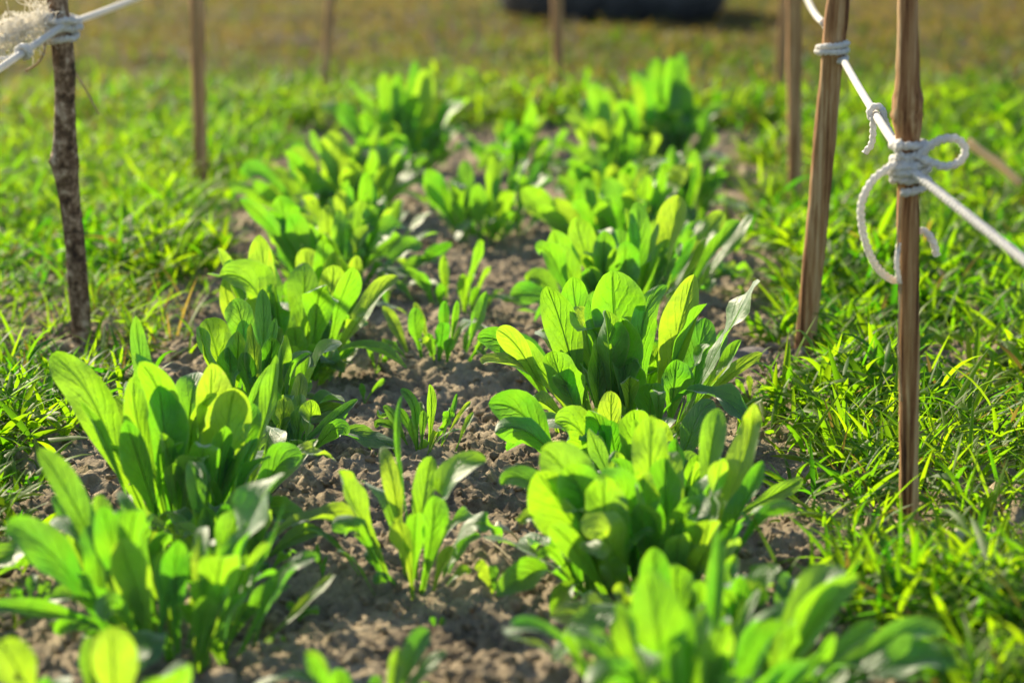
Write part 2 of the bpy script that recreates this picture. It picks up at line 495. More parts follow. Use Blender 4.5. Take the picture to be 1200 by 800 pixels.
def straw_litter():
    rg = np.random.default_rng(9)
    N = 520
    x = rg.uniform(-.5, .45, N); y = 1.3 + 2.8 * rg.random(N)
    x[:170] = np.where(rg.random(170) < .5, np.interp(y[:170], LY, LX), np.interp(y[:170], RY, RX)) + rg.normal(0, .03, 170)
    P = np.stack([x, y, soil_height(x, y) + .003], 1)
    c = np.array([.30, .23, .14]) + rg.uniform(-.12, .14, (N, 1))
    return blades('straw_litter', P, rg.uniform(0, 6.28, N), rg.uniform(-.05, .3, N), rg.uniform(.006, .045, N) , rg.uniform(.0006, .0016, N), rg.uniform(-.2, .5, N), c, M_STRAW, seg=3, shape='stick')
tag(straw_litter(), 'thin dry stems and straw bits lying on the bare soil', 'straw', kind='stuff')

def tube(pts, rad, k=10, twist=0.0, lobes=0, amp=0.0, cap=True, closed_noise=None):
    P = [Vector(p) for p in pts]
    n = len(P); V = []; F = []
    T = [(P[min(i + 1, n - 1)] - P[max(i - 1, 0)]).normalized() for i in range(n)]
    ref = Vector((0, 0, 1)) if abs(T[0].z) < .9 else Vector((1, 0, 0))
    u = (ref - T[0] * ref.dot(T[0])).normalized()
    s = 0
    for i in range(n):
        if i:
            u = (u - T[i] * u.dot(T[i])).normalized(); s += (P[i] - P[i - 1]).length
        v = T[i].cross(u)
        r = rad[i] if hasattr(rad, '__len__') else rad
        for j in range(k):
            a = 2 * math.pi * j / k
            rr = r * (1 + (amp * math.cos(lobes * (a + twist * s)) if lobes else 0))
            V.append(P[i] + (u * math.cos(a) + v * math.sin(a)) * rr)
    for i in range(n - 1):
        for j in range(k):
            a, b = i * k + j, i * k + (j + 1) % k
            F.append((a, b, b + k, a + k))
    if cap:
        F.append(tuple(range(k - 1, -1, -1))); F.append(tuple(range((n - 1) * k, n * k)))
    return V, F

def resample(pts, step):
    """smooth (Catmull-Rom) curve through the points"""
    P = [Vector(p) for p in pts]
    if len(P) == 2:
        m = max(2, int((P[1] - P[0]).length / step)); return [P[0].lerp(P[1], i / m) for i in range(m + 1)]
    Q = [P[0] * 2 - P[1]] + P + [P[-1] * 2 - P[-2]]
    out = []
    for i in range(1, len(Q) - 2):
        a, b, c, d = Q[i - 1:i + 3]
        m = max(2, int((c - b).length / step))
        for k in range(m):
            t = k / m
            out.append(.5 * ((2 * b) + (c - a) * t + (2 * a - 5 * b + 4 * c - d) * t * t + (3 * b - a - 3 * c + d) * t ** 3))
    out.append(P[-1])
    return out

# ------------------------------------------------------------------ planted leaves
def bez(P, t):
    a, b, c, d = P
    return a * (1 - t) ** 3 + b * (3 * t * (1 - t) ** 2) + c * (3 * t * t * (1 - t)) + d * t ** 3

NU, NV = 18, 8
TT = 1 - (1 - np.linspace(0, 1, NU + 1)) ** 1.35
def unit(a):
    return a / np.maximum(np.linalg.norm(a, axis=-1, keepdims=True), 1e-9)
def leaf_mesh(parent, p0, p3, width, face, rg, arch=.16, fold=.34, curl=0.0, mat=None, name='leaf', rib=False):
    p0 = Vector(p0); p3 = Vector(p3)
    d = p3 - p0; L = d.length
    up = Vector((0, 0, 1))
    horiz = Vector((d.x, d.y, 0))
    hl = horiz.length / max(L, 1e-6)
    p1 = p0 + d * .33 + up * (L * arch * (.35 + hl)) + Vector(rg.normal(0, .025, 3)) * L
    p2 = p0 + d * .72 + up * (L * arch * (.25 + .9 * hl)) + Vector(rg.normal(0, .035, 3)) * L
    cp = [np.array(p[:]) for p in (p0, p1, p2, p3)]
    ph = rg.uniform(0, 6.28, 5)
    nwav = rg.uniform(1.8, 3.4); wamp = rg.uniform(.06, .22)
    fold = fold * rg.uniform(.3, 1.7); tw = rg.normal(0, .42); cup = rg.uniform(-.15, .35)
    asym = rg.normal(0, .07)
    tmax = rg.uniform(.62, .76); pet = rg.uniform(.14, .22); sharp = rg.uniform(.48, .72); swell = rg.uniform(1.5, 2.5)
    view = np.array((p0 - CP).normalized()[:])
    c = np.array([bez(cp, t) for t in TT])
    T = unit(np.gradient(c, axis=0))
    if curl:                                              # tip bends over, outwards and down
        out = np.array((horiz.normalized() if hl > .08 else Vector((math.cos(ph[4]), math.sin(ph[4]), 0)))[:])
        bdir = out - np.array([0, 0, .5]); bd = bdir[None] - T * (T @ bdir)[:, None]; bd = unit(bd)
        q = np.clip((TT - .58) / .42, 0, 1)[:, None]
        c = c + bd * (L * curl * q * q) - T * (L * abs(curl) * .45 * q * q)
        T = unit(np.gradient(c, axis=0))
    V, UVc = [], []
    wprev = None; ridge = []
    for i, t in enumerate(TT):
        Ti = T[i]
        wn = np.cross(Ti, (0, 0, 1.0))
        if np.linalg.norm(wn) < .15: wn = np.cross(Ti, (horiz.x * .1 + .01, horiz.y * .1 + .3, .2))
        wn = unit(wn)
        wv = np.cross(Ti, view); q = np.linalg.norm(wv); wv = wv / q if q > .1 else wn
        if np.dot(wv, wn) < 0: wv = -wv
        w_ = wn * (1 - face) + wv * face
        w_ = unit(w_ - Ti * np.dot(w_, Ti))
        if wprev is not None and np.dot(wprev, w_) < 0: w_ = -w_
        wprev = w_
        N = np.cross(w_, Ti)
        if i == 0: sg = 1 if np.dot(N, (0, 0, 1)) - .3 * np.dot(N, view) > 0 else -1
        N = N * sg
        a = tw * (t - .3)
        wd = w_ * math.cos(a) + N * math.sin(a); Nn = N * math.cos(a) - w_ * math.sin(a)
        if t < tmax:
            s = (t / tmax) ** swell; s2 = s * s * (3 - 2 * s)
            pr = pet * (1 - s2) + s2
        else:
            pr = max(0, 1 - ((t - tmax) / (1 - tmax)) ** 2.1) ** sharp
        hw = width * .5 * max(pr, .012)
        ridge.append((c[i] - Nn * hw * .02, width * .020 * (1.2 - t)))
        for j in range(NV + 1):
            v = j / NV * 2 - 1
            av = abs(v)
            lift = fold * av * hw * (1 - .5 * t) + cup * hw * av * av
            wave = wamp * hw * 1.6 * av * av * math.sin(nwav * 6.28 * t + ph[0 if v < 0 else 1]) + .05 * hw * math.sin(9 * t + ph[2] + 3 * v)
            edge = 1 + .06 * math.sin(11 * t + ph[3] + (2 if v > 0 else 0)) * av
            V.append(c[i] + wd * (v * hw * edge * (1 + asym * v)) + Nn * (lift + wave))
            UVc.append((v * .5 + .5, t))
    k = NV + 1
    i = np.arange((NU + 1) * k).reshape(NU + 1, k)
    Fq = np.stack([i[:-1, :-1], i[:-1, 1:], i[1:, 1:], i[1:, :-1]], -1).reshape(-1, 4)
    og = np.array(parent.matrix_basis.translation[:])
    o = mesh_np(name, np.array(V) - og, Fq, mat or M_LEAF, parent, uv=UVc)
    if rib:                                               # the thick pale midrib under the blade
        Vr, Fr = tube([r[0] - og for r in ridge[:-2]], [max(r[1], .0003) for r in ridge[:-2]], 6)
        mesh_np('midrib', Vr, Fr, M_RIB, o)
    return o

PLANT_GROUP = 'leafy seedlings planted in rows across the bed'
def plant(base, label, tips, fill=4, hgt=.10, seed=0, spread=.06, extra=True):
    """tips: (px, py, width px, depth offset m[, arch[, face]]) of the leaf tips seen in the photo"""
    rg = np.random.default_rng(seed + 100)
    g = on_ground(*base)
    g.z = soil_z(g.x, g.y)
    g = on_ground(base[0], base[1], g.z)
    e = empty('leafy_plant', g, label=label, cat='leafy plant', group=PLANT_GROUP)
    e.matrix_basis.translation = g
    ppm = F_PX / zc(g)
    ribs = base[1] > 340
    wf = rg.uniform(.70, .95)
    if not extra: fill -= 4
    for tp in tips:
        tx, ty, w, dy = tp[:4]
        arch = tp[4] if len(tp) > 4 and tp[4] is not None else rg.uniform(.04, .16)
        tip = at_depth(tx, ty, g.y + dy)
        d = tip - g
        h = Vector((d.x, d.y, 0)); 
        if h.length > 0: h.normalize()
        hd = min(Vector((d.x, d.y, 0)).length * rg.uniform(.22, .42), .042)
        p0 = g + h * (.003 + hd) + Vector((rg.normal(0, .004), rg.normal(0, .004), -.004))
        p0.z = soil_z(p0.x, p0.y) - .002
        ratio = w / ppm / max(d.length, .01)
        if len(tp) > 5: face = tp[5] * rg.uniform(.7, 1.0); wd = w / ppm
        elif ratio < .17: face = rg.uniform(.0, .35); wd = w / ppm * 1.5
        else: face = rg.uniform(.4, .95); wd = w / ppm
        if tp[0] - base[0] > .30 * abs(base[1] - tp[1]): face *= rg.uniform(.35, .75)
        wd = min(wd * wf, .30 * d.length)
        cu = rg.uniform(.07, .22) if rg.random() < .26 else rg.uniform(-.06, .04)
        leaf_mesh(e, p0, tip, wd, face, rg, arch, curl=cu, rib=ribs)
        for rep_ in range((1 + (rg.random() < .6)) if extra else 0):       # smaller leaves beside it
            k = rg.uniform(.55, 1.0)
            t2 = g + d * k + Vector((rg.normal(0, .022), rg.normal(0, .035), rg.normal(0, .010)))
            t2.z = max(t2.z, g.z + .02)
            leaf_mesh(e, p0 + Vector((rg.normal(0, .008), rg.normal(0, .008), -.001)), t2, min(wd, .27 * d.length) * rg.uniform(.5, .9), rg.uniform(.0, .9), rg, rg.uniform(.03, .18), curl=rg.uniform(-.06, .16), rib=ribs)
    for k in range(3 if extra else 1):                    # old outer leaves drooping to the soil
        az = rg.uniform(0, 6.28); r = spread * rg.uniform(1.0, 1.7)
        tip = g + Vector((math.cos(az) * r, math.sin(az) * r, hgt * rg.uniform(.10, .30)))
        p0 = g + Vector((math.cos(az), math.sin(az), 0)) * .012
        p0.z = soil_z(p0.x, p0.y)
        leaf_mesh(e, p0, tip, r * rg.uniform(.20, .30), rg.uniform(.0, .4), rg, rg.uniform(.25, .5), curl=rg.uniform(0, .15), rib=ribs)
    for k in range(fill):
        az = rg.uniform(0, 6.28); hh = hgt * rg.uniform(.5, 1.1); r = spread * rg.uniform(.25, 1.3)
        tip = g + Vector((math.cos(az) * r, math.sin(az) * r, hh))
        p0 = g + Vector((math.cos(az), math.sin(az), 0)) * (.004 + r * .4)
        p0.z = soil_z(p0.x, p0.y) - .003
        leaf_mesh(e, p0, tip, hh * rg.uniform(.2, .32), rg.uniform(.0, .7), rg, rg.uniform(.03, .18), curl=rg.uniform(-.06, .16), rib=ribs)
    Vc, Fc = tube([Vector((0, 0, -.012)), Vector((0, 0, -.002)), Vector((.0005, 0, .004)), Vector((0, .0005, .009))], [.006, .0065, .005, .0015], 10, 0, 5, .12)
    mesh_np('root_crown', Vc, Fc, M_RIB, e)
    return e

# --- left row, front to back
plant((112, 885), 'blurred leafy plant cut off by the bottom left corner, only broad leaf tips showing', [
    (130, 733, 72, -.02), (-2, 752, 62, -.01), (158, 742, 36, .02), (197, 762, 34, .0), (222, 782, 60, -.03), (60, 800, 45, .03), (250, 840, 45, .03)], 6, .065, 1, spread=.05, extra=False)
plant((208, 772), 'large leafy plant in the left row, one broad leaf reaching the photo edge', [
    (8, 606, 64, -.03, .12, .9), (47, 520, 46, .05, .12, .9), (58, 606, 38, .05, .25, .3), (124, 588, 46, -.03), (148, 558, 20, .05), (141, 632, 58, -.05, .05, .9),
    (116, 692, 34, -.06, .2), (64, 742, 28, .0, .3), (207, 622, 44, -.01, .05), (283, 622, 44, .04, .08, .9), (342, 590, 26, .0, .05, .7), (372, 656, 30, .05, .35, .35),
    (327, 670, 24, .04, .3), (252, 655, 34, -.02), (232, 672, 34, -.04), (190, 645, 36, .02), (300, 640, 26, .03), (262, 690, 30, -.05)], 9, .11, 2)
plant((222, 640), 'tallest leafy plant of the left row, with a flat leaf spread right over soil', [
    (86, 396, 62, .0, .10, .95), (98, 464, 22, -.05, .25, .2), (150, 414, 34, .04), (178, 403, 48, -.02, .06, .9), (222, 418, 50, .04, .06, .9), (148, 440, 36, -.04, .1, .9),
    (150, 486, 42, -.06, .14, .9), (332, 414, 30, .05, .03, .6), (290, 468, 48, .02, .08, .85), (190, 505, 18, -.05), (236, 488, 46, -.06, .06, .9), (308, 562, 40, -.04, .05, .95),
    (392, 546, 42, .03, .40, .55), (258, 502, 38, .02), (272, 520, 32, -.02), (205, 470, 34, .05), (205, 540, 34, -.06)], 9, .13, 3)
plant((300, 505), 'leafy plant behind the tallest left one, a dark leaf lying out flat to its right', [
    (242, 372, 46, .0, .06, .95), (272, 352, 36, .05, .25, .5), (283, 374, 30, .04, .25, .5), (296, 376, 22, -.02, .04, .5), (300, 408, 40, .0, .05, .9), (330, 404, 24, .03),
    (366, 448, 30, .02, .25, .6), (404, 471, 40, -.01, .28, .6), (276, 455, 22, -.04), (335, 440, 34, .0), (250, 440, 30, .03), (318, 450, 30, -.03)], 8, .09, 4)
plant((350, 448), 'leafy plant with one tall broad glowing leaf left and a pale curled leaf right', [
    (281, 294, 54, -.01, .06, .95), (303, 274, 38, .04, .08, .7), (254, 290, 18, .04, .15), (284, 352, 44, .02, .10, .9), (388, 358, 26, .02, .08, .9), (366, 366, 24, -.01), (457, 311, 36, .03, .04, .5),
    (434, 368, 27, .0, .18, .7), (394, 374, 20, .02, .16, .2), (394, 414, 40, -.05, .12, .8), (412, 402, 28, .03, .2), (330, 362, 30, .04), (345, 380, 30, -.04), (375, 400, 26, -.05)], 8, .10, 5)
plant((396, 352), 'bushy leafy plant in the left row with two thin grey leaves pointing right', [
    (314, 248, 34, -.02, .12, .9), (318, 266, 18, .02), (356, 260, 32, .0, .06, .9), (385, 288, 34, -.04, .05, .9), (400, 298, 36, -.06, .05, .9), (380, 238, 24, .03), (402, 252, 18, .03, .05), (426, 234, 28, .03, .06, .9),
    (444, 248, 24, .02, .05, .9), (476, 308, 20, .02, .1, .3), (514, 270, 22, .04, .22, .3), (496, 284, 26, .0, .2, .6), (474, 262, 32, .04, .3, .6), (340, 300, 28, .02), (425, 290, 26, -.02), (360, 300, 24, -.04)], 8, .10, 6)
plant((398, 268), 'dense leafy plant of the left row by the grass, one grey leaf spreading left', [
    (274, 196, 26, .0, .3, .7), (314, 203, 30, .04, .2, .6), (341, 182, 18, .05, .1), (350, 166, 32, .0, .05, .9), (390, 153, 42, .02, .05, .95), (416, 188, 38, -.04, .05, .9), (434, 160, 30, .04, .1, .6), (453, 145, 24, .0, .05, .8),
    (474, 166, 32, -.02, .05, .9), (496, 190, 30, .02, .1), (300, 225, 26, -.02, .2), (440, 200, 28, -.05), (365, 200, 26, -.04), (380, 225, 24, -.05)], 9, .10, 7)
plant((470, 212), 'far leafy plant of the left row with upright pale tips against the dry lawn', [
    (383, 108, 18, .02, .1, .9), (403, 117, 16, .04), (447, 84, 20, .02, .05, .9), (471, 84, 20, .0, .05, .9), (487, 71, 17, .03, .05, .9), (502, 80, 30, .0, .06, .9), (466, 121, 24, .0, .35, .4), (498, 119, 18, .02, .2, .3),
    (536, 104, 22, .02, .15, .7), (551, 117, 20, .04, .2), (514, 138, 22, -.03), (515, 158, 30, -.04, .06, .8), (430, 128, 22, -.02), (450, 145, 24, -.05), (540, 140, 22, .0, .2)], 10, .10, 8)

def filler(base, h, w, n, seed):
    """tips of a plant that stands half hidden among its neighbours: w, h = size in photo pixels"""
    rg = np.random.default_rng(seed); out = []
    for i in range(n):
        x = (i + rg.random()) / n * 2 - 1
        out.append((base[0] + x * w / 2, base[1] - h * (1 - .35 * x * x) * rg.uniform(.72, 1.0), h * rg.uniform(.18, .30), rg.uniform(-.03, .03), rg.uniform(.03, .14), rg.uniform(.3, 1)))
    return out
for (b, h, w, n, sd, lab) in (
    ((376, 400), 120, 100, 9, 31, 'crowded leafy plant between the tall broad glowing leaf and the thin grey leaves'),
    ((425, 314), 115, 100, 9, 32, 'dim leafy plant of the left row behind the two thin grey leaves'),
    ((436, 246), 105, 100, 9, 33, 'blurred leafy plant of the left row just in front of the farthest upright one'),
    ((792, 354), 110, 90, 8, 34, 'leafy plant on the outer side of the right row behind the curled leaf'),
    ((705, 262), 95, 110, 9, 35, 'blurred leafy plant of the right row behind the leaves that catch white light'),
    ((800, 268), 105, 90, 8, 36, 'blurred leafy plant on the outer right row in front of the drooping leaf'),
    ((690, 456), 125, 110, 9, 37, 'leafy plant at the left foot of the widest plant, facing the bare middle'),
    ((884, 815), 150, 170, 8, 38, 'blurred leafy plant by the grass at bottom right under the long stretching leaf'),
    ((268, 692), 140, 120, 8, 39, 'leafy plant tucked right between the two largest left plants'),
    ((140, 700), 130, 140, 7, 40, 'leafy plant on the grass side between the two largest left plants'),
    ((330, 545), 110, 90, 7, 41, 'short leafy plant behind the flat spread leaf of the left row'),
    ((806, 780), 150, 220, 10, 44, 'bushy leafy plant between the two bottom plants of the right row'),
    ((790, 625), 135, 130, 9, 45, 'leafy plant on the grass side of the low front plant in the right row'),
    ((700, 705), 130, 120, 8, 42, 'leafy plant on the inner side of the second right plant from the bottom')):
    plant(b, lab, filler(b, h, w, n, sd), 4, h / F_PX * zc(on_ground(*b)) * .8, sd)

# --- middle column
plant((432, 850), 'pale blurred tips of a small plant cut off by the bottom edge between rows', [
    (362, 757, 24, .0, .15), (470, 757, 16, .02, .1), (520, 757, 18, .03, .1), (396, 782, 32, -.02, .2), (440, 790, 22, .0), (500, 800, 20, -.02)], 6, .05, 9, extra=False)
plant((484, 700), 'small leafy plant alone in the middle soil, a long grey leaf reaching right', [
    (390, 552, 38, .0, .16, .8), (396, 595, 32, -.02, .18, .8), (440, 548, 20, .03, .08), (462, 608, 30, -.04, .22, .7), (504, 532, 30, .03, .05, .9), (542, 508, 46, .0, .04, .85), (580, 606, 34, .0, .32, .55), (460, 516, 24, .03, .06, .9),
    (471, 462, 8, .04, .03, .5), (556, 612, 18, .03, .1, .4), (552, 664, 16, .0, .22), (438, 684, 14, -.02, .3), (514, 580, 32, -.03, .05, .9), (488, 600, 26, -.04), (430, 640, 20, .02), (530, 640, 20, -.02)], 7, .06, 10, extra=False)
plant((497, 528), 'small spiky tuft of narrow leaves alone between the two rows', [
    (482, 447, 17, .0, .03, .9), (507, 449, 15, .0, .03, .8), (538, 460, 6, .02, .05), (553, 471, 8, .02, .1), (554, 482, 11, .0, .1), (528, 476, 20, .01, .12, .9), (452, 471, 17, .0, .15, .8), (437, 500, 13, .0, .4), (466, 478, 16, .02),
    (528, 490, 15, -.02, .15, .9), (495, 480, 14, .0), (515, 495, 13, -.02), (480, 490, 14, -.02), (540, 505, 9, .0, .25)], 7, .035, 11, extra=False)
plant((515, 432), 'small leafy plant with one thin leaf lying out left and a pointed leaf rising right', [
    (451, 398, 13, .0, .2, .6), (483, 359, 26, .0, .06, .95), (486, 353, 16, .03, .06, .8), (521, 351, 18, .02, .08, .9), (535, 351, 12, .0, .04, .7), (570, 341, 24, .02, .03, .8), (556, 367, 18, -.01, .05, .8), (518, 376, 24, -.02, .06, .9),
    (494, 394, 16, -.03, .25, .8), (562, 464, 6, -.02, .05), (500, 390, 18, .0), (530, 395, 18, -.03)], 7, .045, 12, extra=False)
plant((532, 372), 'little leafy plant with a small white leaf tip near the middle of the bed', [
    (521, 298, 16, .0, .1, .9), (566, 280, 24, .0, .05, .8), (477, 310, 16, .0, .2, .7), (488, 320, 18, -.02, .2, .7), (576, 313, 17, .0, .2, .7), (545, 320, 20, -.03, .05, .9), (515, 325, 20, -.02), (560, 335, 16, -.02)], 7, .05, 13, extra=False)
plant((568, 288), 'leafy plant in the middle of the bed with a long dark leaf sweeping up left', [
    (498, 199, 30, -.02, .08, .9), (582, 180, 22, .02, .05, .7), (609, 190, 18, .0, .05, .4), (637, 188, 20, .02, .08, .5), (545, 188, 22, .03), (619, 184, 17, .03), (617, 254, 22, .0, .25, .5), (576, 250, 18, -.03, .15), (530, 208, 28, .02, .1, .8),
    (560, 215, 24, -.02, .05, .9), (595, 215, 22, -.03)], 8, .08, 14)
plant((604, 205), 'far leafy plant in the middle, white topped leaves, below the far stake', [
    (588, 137, 20, .02, .15, .6), (618, 117, 22, .0, .05, .7), (602, 140, 18, .0), (630, 130, 20, .03), (578, 176, 22, -.02), (672, 200, 28, -.02, .25, .7), (550, 174, 22, .0, .2), (610, 155, 24, -.04, .05, .9), (640, 160, 22, -.02), (590, 165, 22, -.05)], 8, .07, 15)

# --- right row, front to back
plant((812, 872), 'large blurred leafy plant at the bottom of the right row, one long leaf stretching right', [
    (752, 668, 84, -.04, .06, .95), (978, 648, 66, .02, .08, .9), (1112, 716, 46, .02, .12, .6), (920, 710, 54, -.05, .06, .8), (890, 682, 28, -.02, .04, .4), (842, 618, 28, .03, .03, .4), (986, 748, 38, -.04, .15, .5), (576, 731, 32, .0, .3, .6),
    (664, 744, 34, -.03, .35, .4), (1126, 772, 76, .0, .2, .8), (700, 760, 50, -.06, .15, .9), (850, 740, 46, -.07), (800, 720, 42, -.02), (940, 770, 44, -.08)], 7, .085, 16, spread=.09)
plant((775, 700), 'leafy plant in the right row, second from the bottom, one pale tip pointing up right', [
    (630, 550, 74, -.02, .10, .95), (724, 532, 50, -.03, .05, .9), (782, 536, 48, .0, .05, .9), (820, 566, 44, -.03, .08, .9), (846, 538, 46, .02, .06, .9), (896, 470, 40, .03, .03, .7), (902, 541, 32, .0, .06, .9), (872, 548, 30, .04, .06),
    (577, 550, 30, .05, .3, .9), (600, 604, 26, .02, .3, .5), (694, 622, 62, -.08, .30, .8), (832, 612, 46, -.06, .14, .9), (880, 604, 40, -.03, .1, .8), (750, 590, 40, -.05, .05, .9), (690, 580, 40, .0), (800, 620, 34, -.07), (655, 640, 36, .0, .25, .5)], 10, .12, 17)
plant((742, 585), 'low front leafy plant pressed against the widest plant of the right row', [
    (594, 448, 50, -.02, .08, .95), (662, 472, 48, -.03, .06, .95), (712, 488, 38, -.03, .05, .9), (778, 505, 38, -.02, .05, .9), (744, 520, 36, -.05, .05, .9), (690, 520, 40, -.06, .05, .9), (782, 476, 24, .02, .1, .3), (800, 530, 30, .02)], 8, .08, 18)
plant((738, 520), 'widest sharp leafy plant of the right row, a long leaf with curled tip rising right', [
    (572, 370, 34, .0, .10, .9), (640, 335, 44, .0, .05, .95), (668, 322, 44, .04, .05, .9), (715, 316, 66, .0, .04, .95), (812, 320, 44, .02, .04, .95), (888, 327, 50, .02, .04, .8), (872, 398, 28, .04, .04, .4), (708, 363, 44, -.04, .04, .95),
    (586, 414, 34, -.01, .3, .8), (562, 430, 32, -.03, .28, .45), (643, 412, 50, -.04, .06, .95), (764, 446, 40, -.05, .05, .95), (798, 422, 46, -.02, .06, .95), (738, 438, 24, -.06, .4, .4), (790, 375, 32, .04), (742, 400, 34, -.02), (758, 350, 26, .05), (690, 400, 34, .03)], 9, .12, 19)
plant((728, 392), 'bright leafy plant just behind the widest one of the right row, round glowing leaves', [
    (598, 348, 30, .0, .2, .9), (617, 313, 28, .03, .15, .9), (642, 270, 42, .0, .06, .95), (669, 253, 40, .02, .06, .95), (700, 280, 22, .0, .06, .4), (720, 290, 28, -.03, .05, .95), (766, 258, 24, .0, .03, .4), (784, 280, 26, -.02, .06, .4),
    (786, 303, 22, -.02, .05, .9), (745, 235, 32, .02, .05, .9), (797, 228, 40, .02, .05, .95), (838, 238, 32, .02, .06, .6), (867, 257, 26, .04, .12, .8), (690, 310, 32, -.04), (760, 310, 28, .03)], 9, .10, 20)
plant((725, 312), 'leafy plant in the right row whose upper leaves catch white light', [
    (608, 222, 38, .0, .14, .85), (680, 208, 28, .0, .05, .5), (720, 203, 38, -.01, .05, .8), (733, 200, 26, .02), (762, 204, 26, .0), (775, 184, 26, .02, .03, .4), (768, 164, 24, .04, .03, .4), (806, 188, 26, .03, .06, .8), (650, 230, 30, .0), (700, 235, 34, -.04), (760, 235, 30, -.03), (790, 220, 24, .02)], 8, .09, 21)
plant((728, 222), 'small far leafy plant with a round grey leaf, left of the far right one', [
    (676, 174, 28, .0, .2, .8), (733, 152, 38, .0, .05, .95), (652, 172, 26, .03, .3, .4), (669, 112, 26, .02, .12, .6), (690, 97, 22, .04, .06), (706, 100, 24, .0, .05, .9), (700, 140, 24, -.02), (752, 165, 24, .0)], 8, .08, 22)
plant((778, 205), 'tallest far leafy plant at the back right, a dark leaf drooping right', [
    (744, 80, 26, .02, .04, .6), (704, 103, 26, .0, .08, .9), (730, 112, 32, -.03, .05, .95), (788, 65, 26, .0, .03, .6), (798, 61, 22, .03, .04, .9), (767, 66, 20, .04), (804, 96, 34, -.02, .05, .95), (840, 111, 24, .02, .08, .9), (815, 124, 28, -.02), (840, 146, 28, -.03, .15, .9),
    (876, 208, 24, -.02, .4, .5), (774, 138, 26, -.05, .05, .9), (800, 150, 30, -.05, .05, .9), (750, 140, 28, -.02), (822, 165, 26, -.02, .2)], 10, .11, 23)

# ------------------------------------------------------------------ weed seedlings on the soil
def weed(base, label, tips, name='weed_seedling', cat='weed', mat=None):
    g = on_ground(*base); g.z = soil_z(g.x, g.y) + .004; g = on_ground(base[0], base[1], g.z)
    rg = np.random.default_rng(int(base[0] * 7 + base[1]))
    e = empty(name, g, label=label, cat=cat, group='weed seedlings on the bare soil')
    e.matrix_basis.translation = g
    ppm = F_PX / zc(g)
    for (tx, ty, w, dy) in tips:
        leaf_mesh(e, g + Vector((0, 0, -.003)), at_depth(tx, ty, g.y + dy), w / ppm, rg.uniform(.6, .95), rg, .15, mat=mat)
weed((441, 438), 'upright three-bladed weed on soil left of the small plant with the pointed leaf', [(430, 398, 8, 0), (450, 396, 8, .01), (456, 416, 7, -.01)])
weed((427, 470), 'tiny two-bladed weed on soil below the three-bladed weed', [(424, 449, 8, 0), (452, 444, 7, .01)])
weed((580, 696), 'single short bright leaf standing on soil right of the lone middle plant', [(562, 655, 17, 0), (576, 662, 14, .01)])
weed((350, 722), 'tiny round-leaved weed on soil right of the large left plant', [(336, 706, 11, 0), (362, 708, 12, .0), (374, 714, 11, -.01), (352, 700, 10, .01)])
weed((300, 752), 'short curved yellow-green leaf lying on soil near the bottom', [(336, 752, 17, 0)])
weed((378, 682), 'thin upright grass blade sprouting from soil beneath the flat grey leaf', [(372, 636, 6, 0), (384, 650, 5, .0)])
weed((563, 420), 'small yellow weed beside the wide right plant', [(558, 404, 9, 0), (580, 406, 10, .0)])
weed((36, 716), 'patch-like weed of several small leaves on soil by the left edge', [(14, 690, 14, 0), (58, 682, 14, .01), (40, 672, 13, .02), (70, 700, 12, -.01), (22, 708, 12, -.02)])
weed((398, 498), 'small weed on soil under the dark flat leaf', [(392, 478, 6, 0), (406, 482, 6, 0)])
weed((600, 512), 'minute weed on smooth soil left of the low front plant', [(596, 494, 6, 0), (606, 500, 6, .0)])
weed((455, 362), 'dark short weed on soil behind the upright three-bladed weed', [(446, 330, 10, 0), (452, 336, 9, .01)])
weed((880, 470), 'tuft of dark green blades at the soil edge below the leaning stake', [(862, 444, 8, 0), (900, 452, 8, .0), (876, 440, 8, .01), (890, 462, 7, -.02)])
weed((512, 735), 'weed with tiny leaves in the soil in front of the lone middle plant', [(505, 722, 8, 0), (522, 724, 8, 0)])

